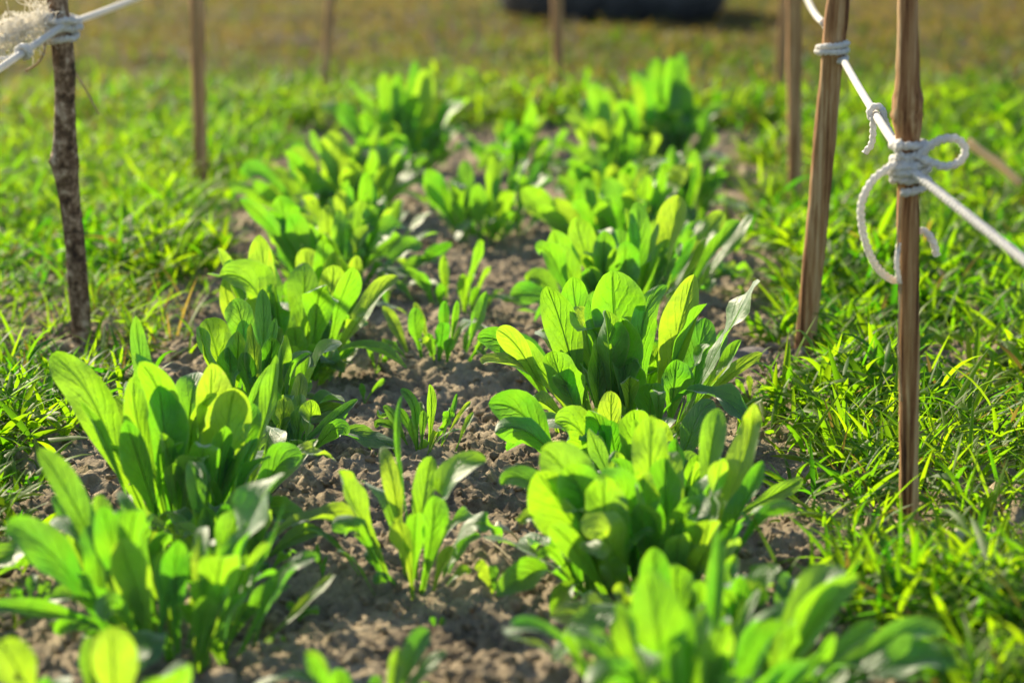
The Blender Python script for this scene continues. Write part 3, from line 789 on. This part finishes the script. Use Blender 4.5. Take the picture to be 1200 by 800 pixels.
# ------------------------------------------------------------------ stakes
STAKE_GROUP = 'wooden stakes around the garden bed'
def stake(base, top, widths, label, mat, seed, height=.42, bends=(), split=True, bark=False, node=None):
    """base, top: photo points; widths: (fraction of height, px width)"""
    rg = np.random.default_rng(seed)
    g = on_ground(*base)
    ppm = F_PX / zc(g)
    tp = at_depth(top[0], top[1], g.y)
    ax = (tp - g).normalized()
    Hv = (tp - g).length
    Ht = height / ax.z
    nz, k = 90, 22
    V, F = [], []
    fr = [w[0] for w in widths]; wv = [w[1] / ppm / 2 * .93 for w in widths]
    prof = 1 + .10 * np.sin(2 * np.arange(k) / k * 6.28 + rg.uniform(0, 6)) + (.07 if split else .03) * np.sin(3 * np.arange(k) / k * 6.28 + rg.uniform(0, 6)) + rg.normal(0, .045 if split else .02, k)
    zs = np.linspace(-.08, Ht, nz)
    for i, s in enumerate(zs):
        f = s / Hv
        r = float(np.interp(f, fr, wv)) * (1 + .03 * math.sin(s * 60 + seed) + .02 * math.sin(s * 170 + 2 * seed))
        if s < -.03: r *= max(.25, 1 - (-.03 - s) / .065)
        off = Vector((float(np.interp(f, [b[0] for b in bends], [b[1] / ppm for b in bends])) if bends else 0, .0015 * math.sin(s * 25 + seed), 0))
        c = ax * s + off
        for j in range(k):
            a = 6.283 * j / k
            q = prof[j] * (1 + .035 * math.sin(3.1 * j + s * 38) + rg.normal(0, .010))
            if node: q *= 1 + math.exp(-((f - node) / .03) ** 2) * (.10 * math.sin(2 * a + 1) + .08 * math.sin(5 * a + s * 400) + rg.normal(0, .05))
            topdz = (.012 * math.sin(a + seed) + rg.normal(0, .004)) if i == nz - 1 else 0
            V.append(c + Vector((math.cos(a) * r * q, math.sin(a) * r * q, topdz)))
    for i in range(nz - 1):
        for j in range(k):
            a, b = i * k + j, i * k + (j + 1) % k
            F.append((a, b, b + k, a + k))
    F.append(tuple(range(k - 1, -1, -1))); F.append(tuple(range((nz - 1) * k, nz * k)))
    e = mesh_np('wooden_stake', V, F, mat); e.location = g
    tag(e, label, 'stake', STAKE_GROUP)
    def axis(h):                       # point on the axis at height h, and radius there
        s = h / ax.z; f = s / Hv
        off = float(np.interp(f, [b[0] for b in bends], [b[1] / ppm for b in bends])) if bends else 0
        return g + ax * s + Vector((off, 0, 0)), float(np.interp(f, fr, wv))
    return e, axis, g, ppm

st1, ax1, g1, pm1 = stake((1066, 626), (1064, 0), [(-.2, 20), (0, 22), (.55, 25), (.72, 25), (.78, 34), (.82, 33), (.86, 26), (1, 23), (1.6, 20)], 'split brown stake with knobbly node, tied with a coil of white rope', M_WOOD, 1, .40, node=.80)
st2, ax2, g2, pm2 = stake((941, 424), (981, 0), [(-.2, 22), (0, 24), (.5, 25), (1, 26), (1.6, 24)], 'leaning split stake on the right with two turns of rope near its top', M_WOOD, 2, .40)
st3, ax3, g3, pm3 = stake((931, 250), (930, 0), [(-.2, 15), (0, 17), (1, 18), (1.6, 17)], 'straight pale brown stake behind the leaning one, no rope in view', M_WOOD_LIT, 3, .40)
st4, ax4, g4, pm4 = stake((98, 408), (66, 0), [(-.2, 24), (0, 25), (.45, 25), (.53, 32), (.58, 30), (.7, 26), (1, 25), (1.6, 22)], 'dark bark-covered crooked stake on the left with frayed rope', M_BARK, 4, .40, bends=((0, 0), (.3, 0), (.54, -5), (.8, 4), (1, 2)), split=False, node=.55)
st5, ax5, g5, pm5 = stake((236, 219), (231, 0), [(-.2, 15), (0, 17), (1, 19), (1.6, 17)], 'blurred light brown stake rising from the grass left of the bed', M_WOOD_LIT, 5, .40)
st6, ax6, g6, pm6 = stake((379, 112), (387, 0), [(-.2, 10), (0, 11), (1, 12), (1.6, 11)], 'thin far stake leaning right at the back left of the bed', M_WOOD_LIT, 6, .38)
st7, ax7, g7, pm7 = stake((655, 110), (653, 0), [(-.2, 12), (0, 13), (1, 15), (1.6, 14)], 'far stake standing in front of the black tyre', M_WOOD_LIT, 7, .40)
st8, ax8, g8, pm8 = stake((914, 112), (921, 0), [(-.2, 10), (0, 12), (1, 13), (1.6, 12)], 'farthest right stake, almost hidden behind the straight pale one', M_WOOD_LIT, 8, .38)

# ------------------------------------------------------------------ rope
RR = .0026
def rope_piece(name, pts, parent, r=RR, step=.0008, mat=None, tw=430, flat=False):
    P = resample(pts, step)
    V, F = tube(P, r, 14, tw, 3, .24)
    o = [Vector(v) - parent.matrix_basis.translation for v in V]
    return mesh_np(name, o, F, mat or M_ROPE, parent)

def rope_empty(loc, label):
    e = empty('rope', loc, label=label, cat='rope', group='white ropes strung between the stakes')
    e.matrix_basis.translation = Vector(loc)
    return e

def coil_pts(axis, h0, turns, pitch, r_rope, a0=0.0, jit=.0, seed=0, squash=1.0):
    rg = np.random.default_rng(seed); out = []
    n = int(turns * 14)
    j1 = rg.normal(0, jit, n + 1)
    for i in range(n + 1):
        a = a0 + i / 14 * 2 * math.pi
        h = h0 + pitch * i / 14
        c, r = axis(h)
        rr = r * 1.08 + r_rope * .95 + abs(j1[i]) * .3
        out.append(c + Vector((math.cos(a) * rr, math.sin(a) * rr * squash, (j1[i] * .5) + .0015 * math.sin(a * .5))))
    return out

def sag(a, b, d=.004, n=8):
    return [a.lerp(b, i / n) - Vector((0, 0, d * 4 * (i / n) * (1 - i / n))) for i in range(n + 1)]

# right-hand rope: near end -> coil on stake 1 -> wrap on stake 2 -> stake 3 -> back stake
c1 = at_depth(1066, 197, g1.y); h1 = c1.z
rope_r = rope_empty(c1, 'white rope on the right, coiled on the knobbly stake with a loop')
fr1 = at_depth(1072, 203, g1.y - .013)
near_end = at_depth(1200, 305, g1.y - .16)
dirn = (near_end - fr1)
rope_piece('line', sag(fr1, fr1 + dirn * 3.0, .0), rope_r, .0029, .001)
back1 = at_depth(1058, 178, g1.y + .010)
c2, r2 = ax2(at_depth(975, 62, g2.y).z)
exit2 = at_depth(988, 70, g2.y - .006)
rope_piece('line', sag(at_depth(1060, 186, g1.y - .010), exit2, .002), rope_r, .0027, .001)
h2 = c2.z
rope_piece('wrap', coil_pts(ax2, h2 - .006, 2.15, .0072, .0027, -1.2, .0006, 3), rope_r, .0026)
c3, r3 = ax3(.286)
rope_piece('line', sag(at_depth(964, 26, g2.y + .012), c3 + Vector((r3 + .003, 0, 0)), .006), rope_r, .0026, .002)
rope_piece('line', [at_depth(964, 26, g2.y + .012), at_depth(974, 42, g2.y + .016), c2 + Vector((r2 + .002, .006, .0))], rope_r, .0026, .001)
rope_piece('wrap', coil_pts(ax3, .282, 2.1, .006, .0027, 0, .0005, 4), rope_r, .0026)
c8, r8 = ax8(.26)
rope_piece('line', sag(c3 + Vector((0, r3 + .003, 0)), c8 + Vector((0, -r8 - .003, 0)), .01), rope_r, .0028, .006)
rope_piece('coil', coil_pts(ax1, at_depth(1066, 221, g1.y).z, 5.6, .0057, .0026, -2.2, .0008, 5), rope_r, .0026)
rope_piece('coil', coil_pts(ax1, at_depth(1066, 211, g1.y).z, 2.4, .0062, .0050, -1.0, .0012, 6), rope_r, .0025)
Y1 = g1.y
rope_piece('loop', [at_depth(1074, 186, Y1 - .012), at_depth(1084, 176, Y1 - .012), at_depth(1102, 164, Y1 - .016), at_depth(1121, 163, Y1 - .018), at_depth(1131, 174, Y1 - .018), at_depth(1126, 188, Y1 - .02),
                    at_depth(1110, 195, Y1 - .02), at_depth(1096, 192, Y1 - .018), at_depth(1080, 186, Y1 - .013)], rope_r, .0025)
rope_piece('loose_end', [at_depth(1050, 192, Y1 - .008), at_depth(1036, 200, Y1 - .012), at_depth(1020, 215, Y1 - .014), at_depth(1009, 243, Y1 - .014), at_depth(1014, 282, Y1 - .01), at_depth(1028, 313, Y1), at_depth(1048, 328, Y1 + .010),
                         at_depth(1062, 318, Y1 + .018), at_depth(1068, 290, Y1 + .018), at_depth(1076, 272, Y1 + .012), at_depth(1086, 273, Y1 + .008), at_depth(1094, 285, Y1 + .006), at_depth(1098, 300, Y1 + .006)], rope_r, .0024)
mid = at_depth(1029, 146, Y1 + .02)
def knot(center, along, r, parent, rr=.0022, n=2.2):
    along = along.normalized(); a = along.orthogonal().normalized(); b = along.cross(a)
    pts = [center + (a * math.cos(t) + b * math.sin(t)) * r + along * (.0042 * t / 6.28 - .004) for t in np.linspace(0, n * 6.28, 26)]
    return rope_piece('knot', pts, parent, rr)
lv = exit2 - at_depth(1060, 186, Y1 - .010)
mid = at_depth(1060, 186, Y1 - .010) + lv * ((1060 - 1030) / (1060 - 988) * .93)
knot(mid, lv, .0052, rope_r)
rope_piece('loose_end', [mid + Vector((-.003, -.004, -.001)), at_depth(1022, 166, mid.y - .006), at_depth(1013, 180, mid.y - .006)], rope_r, .0023)
rope_piece('loose_end', [mid + Vector((.004, -.002, .001)), at_depth(1044, 158, mid.y - .01), at_depth(1053, 166, Y1 + .004), at_depth(1052, 178, Y1 - .006), at_depth(1058, 184, Y1 - .012)], rope_r, .0023)
# unravelled dry fibres hanging beside the coil
fib = rope_piece('fibre', [at_depth(1056, 222, Y1 - .008), at_depth(1052, 290, Y1 - .012), at_depth(1055, 330, Y1 - .011), at_depth(1053, 400, Y1 - .012), at_depth(1056, 470, Y1 - .010)], rope_r, .0007, .004, M_STRAW)
rope_piece('fibre', [at_depth(1053, 285, Y1 - .010), at_depth(1051, 310, Y1 - .014), at_depth(1054, 332, Y1 - .012)], rope_r, .0016, .002)

# left-hand rope
c4 = at_depth(67, 33, g4.y); h4 = c4.z
rope_l = rope_empty(c4, 'white rope on the left, its torn end fluffed out beside the dark stake')
f4 = at_depth(74, 30, g4.y - .013)
n4 = at_depth(0, 80, g4.y - .12) - f4
rope_piece('line', sag(f4, f4 + n4 * 3.2, .0), rope_l, .0030, .001)
a5, r5 = ax5(.295)
rope_piece('line', sag(at_depth(80, 28, g4.y - .008), a5 + Vector((-.002, -r5 - .003, 0)), .004), rope_l, .0029, .0015)
rope_piece('wrap', coil_pts(ax4, h4 - .0095, 3.1, .0068, .0031, -2.4, .0010, 8), rope_l, .0029)
rope_piece('wrap', coil_pts(ax4, h4 + .001, 1.3, .005, .0070, -.6, .0015, 9), rope_l, .0029)
rope_piece('wrap', coil_pts(ax5, .291, 2.1, .006, .0027, 0, .0005, 10), rope_l, .0026)
prev = a5 + Vector((0, r5 + .003, 0))
for axn in (ax6, ax7, ax8):
    c, r = axn(.262)
    rope_piece('line', sag(prev, c + Vector((0, -r - .003, 0)), .012), rope_l, .0028, .008)
    prev = c + Vector((0, -r - .003, 0))
kn = f4 + n4 * ((74 - 26) / 74 * .97)
knot(kn, n4, .0055, rope_l, .0022, 2.0)
rope_piece('loose_end', [kn + Vector((-.003, -.003, .001)), at_depth(10, 69, kn.y - .01), at_depth(-20, 70, kn.y - .02)], rope_l, .0024)
rope_piece('loose_end', [at_depth(52, 40, g4.y - .018), at_depth(52, 60, g4.y - .022), at_depth(44, 74, g4.y - .024), at_depth(30, 84, g4.y - .026)], rope_l, .0013, .002, M_STRAW)
# torn end: a thick core and many loose fibres
core = [at_depth(56, 18, g4.y - .012), at_depth(40, 28, g4.y - .02), at_depth(20, 37, g4.y - .03), at_depth(0, 46, g4.y - .04), at_depth(-25, 52, g4.y - .05)]
def frayed():
    rg = np.random.default_rng(77)
    cr = resample(core, .003)
    VV, FF = [], []
    def add(P, r, k=4):
        V, F = tube(P, r, k)
        b = len(VV); VV.extend(V); FF.extend([tuple(i + b for i in f) for f in F])
    for i in range(520):
        t = rg.random(); c = cr[int(t * (len(cr) - 1))]
        d = (cr[-1] - cr[0]).normalized()
        p = c + Vector(rg.normal(0, .0070, 3))
        L = rg.uniform(.010, .030)
        loose = rg.random() < .6
        q = Vector(rg.normal(0, 1, 3)).normalized()
        e1 = d * rg.uniform(-.4, 1) + q * (1.0 if loose else .18)
        pts = [p]
        for s in range(5):
            e1 = (e1 + Vector(rg.normal(0, .38, 3)) + Vector((0, 0, -.06))).normalized()
            pts.append(pts[-1] + e1 * (L / 5))
        add(pts, rg.uniform(.00022, .0005))
    V = [Vector(v) - rope_l.matrix_basis.translation for v in VV]
    return mesh_np('frayed_end', V, FF, M_FIBRE, rope_l)
frayed()
V, F = tube(resample(core, .003), [.0026 + .0012 * math.sin(i * 1.3) * math.sin(i * .7) for i in range(len(resample(core, .003)))], 12, 60, 5, .18)
mesh_np('torn_core', [Vector(v) - rope_l.matrix_basis.translation for v in V], F, M_ROPE, rope_l)

# ------------------------------------------------------------------ tyre, stone, dry stalks
def tyre():
    m, n, l, p, out = new_mat('black_rubber')
    geo = n.new('ShaderNodeTexCoord').outputs['Object']
    nz = noise(n, l, geo, 25, 4)
    l.new(ramp(n, l, nz, [(.35, (.016, .018, .021)), (.7, (.06, .062, .066))]), p.inputs['Base Color'])
    p.inputs['Roughness'].default_value = .6
    g = on_ground(722, 27)
    g = on_ground(722, 24)
    R0, T = .31, .22
    e = empty('tyre', (g.x, g.y + R0 - .07, T / 2 - .020), label='black rubber tyre on the dry lawn beyond the bed', cat='tyre')
    def spin(prof, groove=None, closed=False):
        K = 144; V = []; F = []
        m_ = len(prof)
        for i in range(K):
            a = 2 * math.pi * i / K
            for j, (r, z) in enumerate(prof):
                rr = r
                if groove and groove(i, j): rr -= .009
                V.append((math.cos(a) * rr, math.sin(a) * rr, z))
        for i in range(K):
            for j in range(m_ - 1):
                a, b = i * m_ + j, ((i + 1) % K) * m_ + j
                F.append((a, b, b + 1, a + 1))
        return V, F
    hz = T / 2
    tz = np.linspace(-hz + .075, hz - .075, 13)
    tread = [(R0 - .004 * (z / hz) ** 2, z) for z in tz]
    V, F = spin(tread, lambda i, j: j in (3, 6, 9) or ((i % 3 == 0) and j not in (5, 7)))
    mesh_np('tread', V, F, m, e, smooth=False)
    for sg in (-1, 1):
        prof = [(R0 - .0015, hz - .076), (R0 - .008, hz - .050), (R0 - .022, hz - .027), (R0 - .042, hz - .011), (R0 - .064, hz - .003), (R0 - .085, hz), (R0 - .088, hz - .004), (R0 - .094, hz - .004), (R0 - .098, hz), (R0 - .115, hz - .010), (R0 - .128, hz - .030), (R0 - .130, hz - .050), (R0 - .118, hz - .060), (R0 - .09, hz - .06)]
        V, F = spin([(r, z * sg) for r, z in prof])
        mesh_np('sidewall', V, F, m, e)
tyre()

def stone(px, py, w, label, seed, col):
    import bmesh
    g = on_ground(px, py); z = soil_z(g.x, g.y); ppm = F_PX / zc(g); r = w / ppm / 2
    bm = bmesh.new(); bmesh.ops.create_icosphere(bm, subdivisions=4, radius=1)
    rg = np.random.default_rng(seed)
    V = np.array([v.co[:] for v in bm.verts]); F = np.array([[v.index for v in f.verts] for f in bm.faces]); bm.free()
    for k in range(9):
        d = rg.normal(size=3); d /= np.linalg.norm(d); f = rg.uniform(1.5, 6)
        V = V * (1 + (.16 / (1 + k * .3)) * np.sin(f * (V @ d) + rg.uniform(0, 6)))[:, None]
    V = V * np.array([1, .8, .55]) * r
    m = soil_material('grey_stone', tuple(c * .6 for c in col), col)
    o = mesh_np('stone', V, F, m); o.location = (g.x, g.y, z + r * .25)
    tag(o, label, 'stone', 'stones on the soil')
stone(876, 440, 52, 'pale grey stone at the edge of the soil left of the leaning stake', 1, (.30, .27, .25))
stone(462, 352, 26, 'small pale stone on soil left of the small plant with the pointed leaf', 2, (.30, .28, .25))

def stalk(pts, wpx, label, name='dry_stalk', cat='dry stalk', mat=None, zoff=0.0, Y=None):
    g = on_ground(*pts[-1]) if Y is None else None
    y = g.y if g else Y
    P = [at_depth(px, py, y + dz) for (px, py), dz in zip(pts, np.linspace(.03, 0, len(pts)))]
    ppm = F_PX / zc(P[-1])
    e = P[0]
    V, F = tube(resample(P, .006), wpx / ppm / 2, 8, 0, 2, .25)
    o = mesh_np(name, [Vector(v) - e for v in V], F, mat or M_STRAW); o.location = e
    tag(o, label, cat)
stalk([(1134, 166), (1152, 180), (1172, 194), (1196, 216)], 9, 'thick pale straw stalk slanting through grass right of the rope loop', Y=on_ground(1170, 285).y, mat=M_PALE)
stalk([(80, 68), (90, 88), (104, 112), (116, 134)], 2.2, 'thin brown dead stem slanting right from the dark bark stake', Y=g4.y + .03)
stalk([(1116, 222), (1150, 219), (1195, 218)], 5, 'thin dry stem lying level across the grass under the rope loop', Y=on_ground(1150, 235).y)

def fallen_leaf(px, py, w, label, seed, zoff):
    g = on_ground(px, py, zoff); ppm = F_PX / zc(g); rg = np.random.default_rng(seed)
    m, n, l, p, out = new_mat('withered_leaf')
    geo = n.new('ShaderNodeTexCoord').outputs['Object']
    l.new(mix_col(n, l, noise(n, l, geo, 200, 3), (.42, .36, .20), (.60, .55, .38)), p.inputs['Base Color']); p.inputs['Roughness'].default_value = .7
    e = empty('fallen_leaf', g, label=label, cat='fallen leaf'); e.matrix_basis.translation = g
    leaf_mesh(e, g + Vector((w / ppm * .7, 0, -.004)), g + Vector((-w / ppm * .6, -.004, .008)), w / ppm * 1.0, .6, rg, .2, mat=m, name='blade')
fallen_leaf(1130, 634, 20, 'small pale withered leaf lying in grass right of the knobbly stake', 3, .03)
fallen_leaf(592, 628, 22, 'withered yellow leaf on soil under the leaves of the right row', 4, .008)
